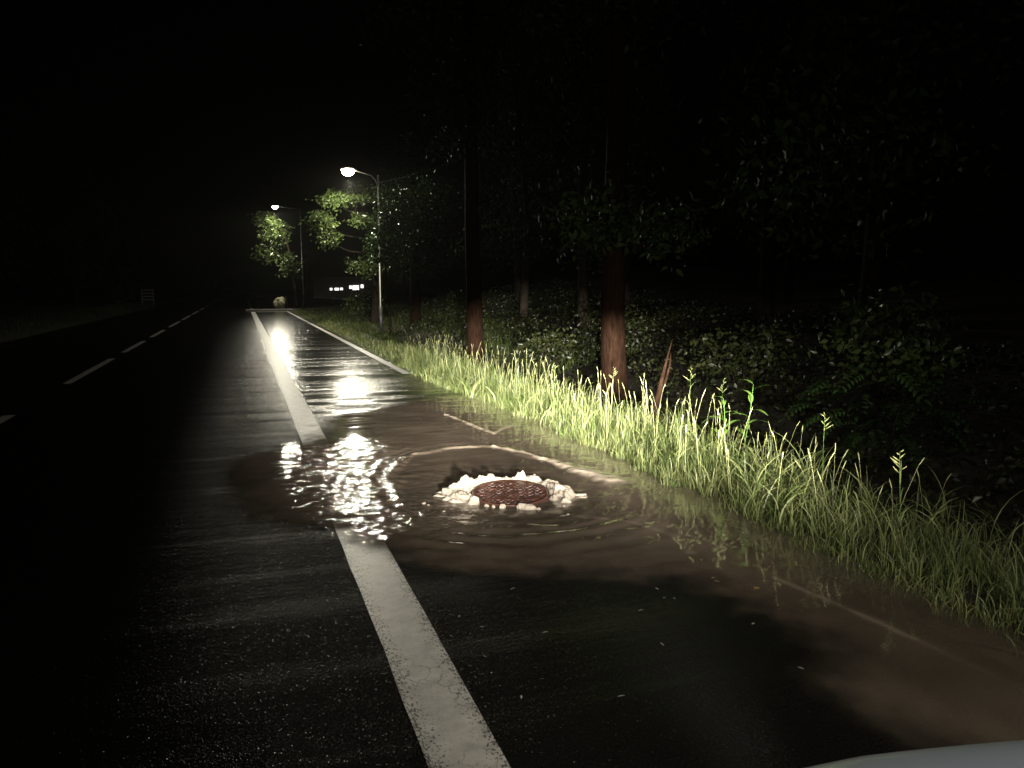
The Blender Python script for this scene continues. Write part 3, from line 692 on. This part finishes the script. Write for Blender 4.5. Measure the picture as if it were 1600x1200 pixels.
def shrub(x, y, w, h, label, seed, leafm='cover', lsize=.10, nl=900, group=None, name='leafy_shrub'):
    rs = np.random.default_rng(seed); root = empty(name, (x, y, tz(x, y)), label, 'shrub', group); st = []
    for _ in range(9):
        e = blob_points(1, (0, 0, h*.6), (w*.8, w*.8, h*.4), rs, .5)[0]
        st.append(tube_data(curve((rs.normal(0, .05), rs.normal(0, .05), -.05), e, (0, 0, .1), 6), list(np.linspace(.013, .003, 6)), 5))
    V, F = merge(st); mesh_np('stems', V, F, M['bark2'], root, True)
    C = twig_clusters(nl, (0, 0, h*.58), (w, w, h*.48), rs, 7, .10); C[:, 2] = np.maximum(C[:, 2], .02)
    V, F, t = leaves(C, lsize, seed, .3, .5); mesh_np('foliage', V, F, M[leafm], root, attrs={'tone': t})
shrub(5.75, 38, 1.1, 1.3, 'loose bush at the foot of the lamplit tree, left of the lamp post', 81, 'lawn', .14, 1500)
shrub(7.3, 27.0, 1.0, 1.1, 'bush on the bank just right of the short red trunk', 82, 'cover', .12, 1100)
shrub(5.6, 13.6, .65, .75, 'low bush between the two red-brown trunks', 83, 'cover', .09, 900)
shrub(6.6, 13.0, .8, 1.0, 'taller bush on the bank left of the thick trunk', 84, 'cover', .09, 1100)
shrub(6.2, 8.6, .7, .9, 'bush on the bank right of the leaning snag', 85, 'cover', .10, 900)
shrub(7.0, 6.9, .8, 1.2, 'dark bush on the bank above the broad leaved weed', 86, 'leaf', .11, 900)
shrub(-8.6, 66, 1.0, 1.6, 'glinting bush left of the slatted barrier across the road', 87, 'glossleaf', .18, 900)
# elder with feathered leaves in the ditch on the right
el = empty('elder_shrub', (5.75, 5.6, tz(5.75, 5.6)), 'dark green shrub with feathered leaves behind the grass, right side', 'shrub')
st, LC = [], []
rs = np.random.default_rng(77)
for i in range(7):
    e = blob_points(1, (0, 0, .30), (.75, .6, .33), rs, .75)[0]; e[2] = max(e[2], .1)
    st.append(tube_data(curve((0, 0, -.05), e, (0, 0, .12), 7), list(np.linspace(.008, .002, 7)), 5))
V, F = merge(st); mesh_np('stems', V, F, M['bark2'], el, True)
lm2 = None
for i in range(70):
    p = blob_points(1, (0, 0, .42), (.8, .65, .38), rs, .6)[0]; p[2] = max(p[2], .08)
    if lm2 is None:
        bm = bmesh.new()
        for j in range(6):
            for sgn in (-1, 1):
                b2 = broad_leaf(.09, .034); T = Matrix.Translation((0, .045*j, -.012*j*j*.3)) @ Matrix.Rotation(sgn*rad(-62), 4, 'Z'); b2.transform(T)
                me_ = bpy.data.meshes.new('t'); b2.to_mesh(me_); b2.free(); bm.from_mesh(me_); bpy.data.meshes.remove(me_)
        b2 = broad_leaf(.10, .036); b2.transform(Matrix.Translation((0, .26, -.11))); me_ = bpy.data.meshes.new('t'); b2.to_mesh(me_); b2.free(); bm.from_mesh(me_); bpy.data.meshes.remove(me_)
        lf = bm_obj('feathered_leaf', bm, M['elder'], el, True, recalc=False); lm2 = lf.data
        q = lm2.attributes.new('tone', 'FLOAT', 'POINT'); q.data.foreach_set('value', np.random.default_rng(1).uniform(0, 1, len(lm2.vertices)).astype(np.float32))
    else: lf = bpy.data.objects.new('feathered_leaf', lm2); link(lf, el)
    lf.location = p; lf.rotation_euler = (rad(random.uniform(-30, 25)), rad(random.uniform(-20, 20)), math.atan2(p[1], p[0])-rad(90)+random.uniform(-.7, .7)); lf.scale = (random.uniform(.7, 1.15),)*3

# ------------------------------------------------------------------ street lamps
def street_lamp(base, head, power, label, cone=178, blend=.12, metal='steel', bowl=1.):
    z0 = tz(*base); root = empty('street_lamp', (base[0], base[1], z0), label, 'street lamp', 'street lamps along the verge')
    H = head[2]-z0; hx, hy = head[0]-base[0], head[1]-base[1]; ln = math.hypot(hx, hy); dx, dy = hx/ln, hy/ln
    tube('pole', [(0, 0, -.15), (0, 0, 1.0), (0, 0, 1.01), (0, 0, H-.05)], [.075, .075, .055, .042], M[metal], root, 14)
    tube('pole_cap', [(0, 0, H-.06), (0, 0, H+.0)], [.05, .03], M[metal], root, 10)
    tube('arm', [(0, 0, H-.45), (dx*.12, dy*.12, H-.20), (dx*.3, dy*.3, H-.04), (dx*(ln-.25), dy*(ln-.25), H+.06)], [.024]*4, M[metal], root, 8)
    bm = bmesh.new(); box(bm, (0, 0, .0), (.62, .25, .09), .035)
    for v in bm.verts:
        if v.co.x < 0: v.co.y *= .6
    hd = bm_obj('lamp_head', bm, M[metal], root, True, (dx*ln, dy*ln, H+.10), (0, 0, math.atan2(dy, dx)))
    bm = bmesh.new(); bmesh.ops.create_uvsphere(bm, u_segments=20, v_segments=12, radius=1)
    for v in bm.verts: v.co = Vector((v.co.x*.25*bowl, v.co.y*.19*bowl, v.co.z*(.22*bowl if v.co.z < 0 else .02)))
    bm_obj('diffuser', bm, M['lamp'], hd, True, (.04, 0, -.047))
    l = bpy.data.lights.new('lamp_light', 'SPOT'); l.energy = power; l.color = (1, .94, .74); l.shadow_soft_size = .10; l.spot_size = rad(cone); l.spot_blend = blend
    l.use_nodes = True; lt = l.node_tree; em = lt.nodes['Emission']
    tc = N(lt, 'ShaderNodeTexCoord'); sx = N(lt, 'ShaderNodeSeparateXYZ'); lt.links.new(tc.outputs['Normal'], sx.inputs[0])
    ga = math_(lt, 'EXPONENT', math_(lt, 'MULTIPLY', math_(lt, 'POWER', math_(lt, 'DIVIDE', math_(lt, 'ABSOLUTE', sx.outputs['X']), .33), 2.), -1.))
    lt.links.new(math_(lt, 'ADD', ga, .03), em.inputs['Strength'])
    lo = bpy.data.objects.new('lamp_light', l); link(lo, root); lo.location = (dx*(ln+.04), dy*(ln+.04), H-.36)
    return root
street_lamp((5.02, 29.6), (3.86, 29.0, 5.73), LAMP_W, 'nearer lit street lamp on a thin metal pole beside the grass')
street_lamp((4.0, 55.0), (2.38, 54.6, 6.85), LAMP_W, 'farther lit street lamp above the end of the hard shoulder', metal='darkmetal', bowl=.75)
street_lamp((4.6, -3.6), (2.2, -3.3, 5.9), REAR_W, 'street lamp of the same row standing behind the camera', 128, .6)
cb = tube('overhead_cable', curve((5.02, 29.6, 5.45), (9.5, 12, 7.0), (0, 0, -.55), 16), [.005]*16, M['rubber'], None, 6)
tag(cb, 'thin dark cable running right from the nearer lamp pole', 'cable')

# ------------------------------------------------------------------ things at the far end
bl = bmesh.new(); bmesh.ops.create_icosphere(bl, subdivisions=4, radius=1)
for v in bl.verts:
    c = v.co; f = 1+.12*math.sin(c.x*3.1+1)+.1*math.sin(c.y*4+c.z*3)+.05*math.sin(c.x*9+c.y*7)
    v.co = Vector((c.x*.52*f, c.y*.45*f, max(c.z, -.75)*.46*f))
bo = bm_obj('boulder', bl, M['rock'], None, True, (2.5, 56.0, .36)); tag(bo, 'rounded pale boulder at the far end of the hard shoulder', 'boulder')
bp = empty('marker_post', (2.86, 55.2, tz(2.86, 55.2)), 'dark slim marker post just right of the boulder', 'post')
tube('post', [(0, 0, -.1), (0, 0, .75), (0, 0, 1.0)], [.07, .065, .05], M['darkmetal'], bp, 12)
bm = bmesh.new(); box(bm, (0, -.07, .80), (.07, .012, .16), .004); bm_obj('reflector', bm, M['concrete'], bp)
bm = bmesh.new(); box(bm, (0, 0, .06), (3.4, .28, .14), .03); kb = bm_obj('stone_kerb', bm, M['concrete'], None, False, (1.9, 53.1, 0)); tag(kb, 'low pale kerb closing off the end of the hard shoulder', 'kerb')
br = empty('slatted_barrier', (-7.3, 70, tz(-7.3, 70)), 'small pale slatted barrier across the road among dark bushes', 'barrier')
for x in (-.42, .42):
    bm = bmesh.new(); box(bm, (x, 0, .65), (.07, .07, 1.5), .006); bm_obj('post', bm, M['timber'], br)
for k in range(4):
    bm = bmesh.new(); box(bm, (0, -.05, .45+.25*k), (.98, .025, .10), .006); bm_obj('slat', bm, M['timber'], br)
# far house whose lit windows shine through the trees
hs = empty('far_house', (14.0, 111, -.05), 'far house with a row of lit windows seen between the trees', 'house')
bm = bmesh.new(); box(bm, (0, 2.5, 1.55), (9, 5, 3.2)); bm_obj('wall', bm, M['wall'], hs)
bm = bmesh.new(); v = [bm.verts.new(p) for p in [(-4.8, -.4, 3.1), (4.8, -.4, 3.1), (4.8, 5.4, 3.1), (-4.8, 5.4, 3.1), (-4.8, 2.5, 4.7), (4.8, 2.5, 4.7)]]
for f in ((0, 1, 5, 4), (2, 3, 4, 5), (0, 4, 3), (1, 2, 5), (0, 3, 2, 1)): bm.faces.new([v[i] for i in f])
bm_obj('roof', bm, M['rooftile'], hs)
for (x0, x1, zc, hh) in ((-2.25, -1.95, 1.35, .30), (-1.6, -1.05, 1.35, .32), (-.85, -.5, 1.38, .3), (.45, .75, 1.62, .42), (.9, 1.75, 1.55, .62), (2.05, 2.4, 1.75, .46)):
    bm = bmesh.new(); box(bm, ((x0+x1)/2, -.02, zc), (x1-x0, .06, hh)); wn = bm_obj('window', bm, M['window'], hs)
    bm = bmesh.new(); box(bm, ((x0+x1)/2, -.05, zc-hh/2-.03), (x1-x0+.08, .12, .05)); bm_obj('sill', bm, M['concrete'], wn)

# ------------------------------------------------------------------ scraps and leaves lying on the wet road
def scrap(x, y, L, W, m, label, cat='leaf', group=None, a=0., name='fallen_leaf'):
    bm = broad_leaf(L, W)
    for v in bm.verts: v.co.z = v.co.z*.35+.002
    o = bm_obj(name, bm, m, None, True, (x, y, .012), (0, 0, a), recalc=False); tag(o, label, cat, group); return o
scrap(2.46, 3.17, .045, .026, M['yellow'], 'small yellow leaf floating on the muddy water', a=1.9)
for i, (x, y) in enumerate([(2.15, 2.81), (2.09, 2.39), (1.66, 2.79), (1.28, 2.45), (1.92, 3.21), (1.97, 3.18), (1.76, 3.12), (.91, 3.35), (.98, 3.19), (1.24, 3.05), (.94, 2.58), (1.27, 3.58), (1.37, 4.2), (1.95, 3.34), (2.29, 3.32), (2.3, 3.36)]):
    scrap(x, y, random.uniform(.018, .034), random.uniform(.005, .011), M['pale'], 'tiny pale leaf scrap on the dark wet shoulder', group='leaf scraps on the wet shoulder', a=random.uniform(0, 6.28))

# ------------------------------------------------------------------ the car whose headlights light the scene
CX, CY = 1.03, -1.17          # car centre, to the camera's right / ahead of it
cx, cy = CX*cu+CY*su, -CX*su+CY*cu
car = empty('parked_car', (cx, cy, 0), 'silver car whose bonnet edge shows in the lower right corner', 'car', rz=-YAW)
def hood_z(x, y):
    top = 1.07-.05*x*x-.02*max(0, abs(x)-.6)*4
    front = 2.20-.08*x*x          # nose line, swept back towards the wings
    d = max(0., front-y)
    return top-.34*math.exp(-d/.055)*1.0-.05*math.exp(-d/.5)+.03*min(1, d/1.2)
def loft(stations, xs, fz):
    V = [(x, y, fz(x, y)) for y in stations for x in xs]; nx = len(xs); F = []
    for j in range(len(stations)-1):
        for i in range(nx-1): a = j*nx+i; F.append((a, a+1, a+nx+1, a+nx))
    return V, F
xs = list(np.linspace(-.86, .86, 41))
V, F = [], []
for t in np.linspace(0, 1, 46):
    for x in xs:
        y1 = 2.20-.08*x*x; y = .95+(y1-.95)*(1-(1-t)**2.2); V.append((x, y, hood_z(x, y)))
for j in range(45):
    for i in range(40): a = j*41+i; F.append((a, a+1, a+42, a+41))
mesh_np('bonnet', V, F, M['carpaint'], car, True)
def body_sec(y):
    # half width, top height
    e = sstep(-2.2, -1.7, y)*sstep(2.25, 1.7, y); return .74+.16*float(e), (.93+.03*float(sstep(1.8, .9, y)) if y > .9 else 1.0)
ys = list(np.linspace(-2.15, 2.05, 30)); ring_n = 12; V = []; F = []
for y in ys:
    hw, tp = body_sec(y)
    if y > 1.95: tp -= .10
    prof = [(-hw*.96, .24), (-hw, .40), (-hw, .62), (-hw*.99, tp-.14), (-hw*.965, tp-.05), (-hw*.90, tp-.03), (hw*.90, tp-.03), (hw*.965, tp-.05), (hw*.99, tp-.14), (hw, .62), (hw, .40), (hw*.96, .24)]
    V += [(a, y, b) for a, b in prof]
for j in range(len(ys)-1):
    for i in range(ring_n): a = j*ring_n; F.append((a+i, a+(i+1) % ring_n, a+ring_n+(i+1) % ring_n, a+ring_n+i))
F.append(tuple(range(ring_n))); F.append(tuple(range((len(ys)-1)*ring_n, len(ys)*ring_n))[::-1])
mesh_np('body', V, F, M['carpaint'], car, True)
bm = bmesh.new(); box(bm, (0, 2.10, .44), (1.56, .22, .36), .06); bm_obj('front_bumper', bm, M['carpaint'], car, True)
bm = bmesh.new(); box(bm, (0, 2.165, .66), (.9, .06, .10), .02); bm_obj('grille', bm, M['trim'], car)
bm = bmesh.new(); box(bm, (0, -2.12, .48), (1.55, .2, .4), .06); bm_obj('rear_bumper', bm, M['carpaint'], car, True)
cab = [(.95, .99, .72), (.25, 1.44, .60), (-1.2, 1.48, .60), (-1.95, 1.05, .70)]
V = []
for y, zz, hw in cab: V += [(-hw, y, zz), (hw, y, zz)]
V += [(-.80, .95, .96), (.80, .95, .96), (-.80, -2.0, .96), (.80, -2.0, .96)]
mesh_np('roof', [V[2], V[3], V[5], V[4], (V[2][0], V[2][1], V[2][2]+.04), (V[3][0], V[3][1], V[3][2]+.04), (V[5][0], V[5][1], V[5][2]+.04), (V[4][0], V[4][1], V[4][2]+.04)],
        [(3, 2, 1, 0), (4, 5, 6, 7), (0, 1, 5, 4), (1, 2, 6, 5), (2, 3, 7, 6), (3, 0, 4, 7)], M['carpaint'], car)
mesh_np('windscreen', [(-.74, .95, .97), (.74, .95, .97), V[3], V[2]], [(0, 1, 2, 3)], M['glass'], car)
mesh_np('rear_window', [(-.74, -2.0, .97), (.74, -2.0, .97), V[5], V[4]], [(3, 2, 1, 0)], M['glass'], car)
for sgn in (-1, 1):
    mesh_np('side_window', [(sgn*.82, .93, .97), (sgn*.82, -1.98, .97), (sgn*.60, -1.2, 1.48), (sgn*.60, .25, 1.44)], [(0, 1, 2, 3)] if sgn > 0 else [(3, 2, 1, 0)], M['glass'], car)
    bm = bmesh.new(); box(bm, (sgn*.93, .62, 1.02), (.14, .10, .13), .03); bm_obj('wing_mirror', bm, M['carpaint'], car, True)
    bm = bmesh.new(); box(bm, (sgn*.60, 2.09, .74), (.36, .20, .13), .035); hl = bm_obj('headlight', bm, M['trim'], car, True)
    bm = bmesh.new(); bmesh.ops.create_cone(bm, cap_ends=True, segments=24, radius1=.055, radius2=.05, depth=.03, matrix=Matrix.Translation((sgn*.62, 2.205, .735)) @ Matrix.Rotation(rad(90), 4, 'X'))
    bm_obj('lens', bm, M['headlens'], hl, True)
    bm = bmesh.new(); box(bm, (sgn*.68, -2.13, .82), (.26, .1, .16), .03); bm_obj('tail_light', bm, M['red'], car, True)
    for yy in (1.32, -1.32):
        bm = bmesh.new(); bmesh.ops.create_cone(bm, cap_ends=True, segments=32, radius1=.33, radius2=.33, depth=.21, matrix=Matrix.Translation((sgn*.81, yy, .33)) @ Matrix.Rotation(rad(90), 4, 'Y'))
        bmesh.ops.bevel(bm, geom=[e for e in bm.edges if e.calc_face_angle(0) > .8], offset=.03, segments=3, affect='EDGES'); wh = bm_obj('wheel', bm, M['rubber'], car, True)
        bm = bmesh.new(); bmesh.ops.create_cone(bm, cap_ends=True, segments=24, radius1=.21, radius2=.19, depth=.03, matrix=Matrix.Translation((sgn*.925, yy, .33)) @ Matrix.Rotation(rad(90)*sgn, 4, 'Y')); bm_obj('rim', bm, M['alloy'], wh, True)
    # dipped beam: flat cut-off on the left, rising to the right; the pattern belongs to the lamp
    l = bpy.data.lights.new('headlight_beam', 'SPOT'); l.energy = HEAD_W; l.spot_size = rad(150); l.spot_blend = .3; l.shadow_soft_size = .07; l.color = (1, .95, .86)
    l.use_nodes = True; lt = l.node_tree; em = lt.nodes['Emission']
    tc = N(lt, 'ShaderNodeTexCoord'); sx = N(lt, 'ShaderNodeSeparateXYZ'); lt.links.new(tc.outputs['Normal'], sx.inputs[0])
    az_ = math_(lt, 'ABSOLUTE', sx.outputs['Z'])
    X_ = math_(lt, 'ADD', math_(lt, 'DIVIDE', sx.outputs['X'], az_), .09); Y_ = math_(lt, 'DIVIDE', sx.outputs['Y'], az_)
    X_ = math_(lt, 'ADD', X_, math_(lt, 'MULTIPLY', math_(lt, 'MAXIMUM', X_, 0.), .45))
    kick = math_(lt, 'MINIMUM', math_(lt, 'MAXIMUM', math_(lt, 'MULTIPLY', math_(lt, 'ADD', X_, .08), .30), 0.), .035)
    e_ = math_(lt, 'SUBTRACT', Y_, math_(lt, 'SUBTRACT', kick, .010))       # height above the cut-off line
    cut = math_(lt, 'SUBTRACT', 1., math_(lt, 'DIVIDE', math_(lt, 'ADD', e_, .016), .034), True)
    hot = math_(lt, 'EXPONENT', math_(lt, 'MULTIPLY', math_(lt, 'POWER', math_(lt, 'DIVIDE', math_(lt, 'ADD', e_, .055), .075), 2.), -1.))
    wide = math_(lt, 'EXPONENT', math_(lt, 'MULTIPLY', math_(lt, 'POWER', math_(lt, 'DIVIDE', X_, .24), 2.), -1.))
    wide2 = math_(lt, 'EXPONENT', math_(lt, 'MULTIPLY', math_(lt, 'POWER', math_(lt, 'DIVIDE', X_, .55), 2.), -1.))
    below = math_(lt, 'EXPONENT', math_(lt, 'DIVIDE', e_, .135))
    body_ = math_(lt, 'ADD', math_(lt, 'MULTIPLY', math_(lt, 'MULTIPLY', hot, wide), 24.0), math_(lt, 'MULTIPLY', math_(lt, 'MULTIPLY', math_(lt, 'MINIMUM', below, 1.), wide2), 1.15))
    spill = math_(lt, 'MULTIPLY', wide2, .020)
    right = math_(lt, 'DIVIDE', math_(lt, 'SUBTRACT', X_, .02), .09, True)
    glare = math_(lt, 'MULTIPLY', math_(lt, 'MULTIPLY', right, wide), math_(lt, 'MULTIPLY', math_(lt, 'EXPONENT', math_(lt, 'DIVIDE', math_(lt, 'MAXIMUM', e_, 0.), -.09)), math_(lt, 'MULTIPLY', math_(lt, 'SUBTRACT', 1., cut), .9)))
    lt.links.new(math_(lt, 'ADD', math_(lt, 'ADD', math_(lt, 'MULTIPLY', cut, body_), spill), glare), em.inputs['Strength'])
    lo = bpy.data.objects.new('headlight_beam', l); link(lo, car); lo.location = (sgn*.62, 2.28, .78); lo.rotation_euler = (rad(90), 0, 0)

# ------------------------------------------------------------------ the moist night air
HAZE = 0.0003
bm = bmesh.new(); box(bm, (0, 0, 11), (1900, 1900, 26)); hz = bm_obj('haze', bm, bpy.data.materials.new('moist_air'))
hm = hz.data.materials[0]; hm.use_nodes = True; ht = hm.node_tree; ht.nodes.remove(ht.nodes['Principled BSDF'])
pv = N(ht, 'ShaderNodeVolumePrincipled'); pv.inputs['Color'].default_value = (.9, .92, .88, 1); pv.inputs['Density'].default_value = HAZE; pv.inputs['Anisotropy'].default_value = .6
ht.links.new(pv.outputs[0], ht.nodes['Material Output'].inputs['Volume']); tag(hz, 'thin moist night air glowing round the lamps', 'haze', kind='stuff')
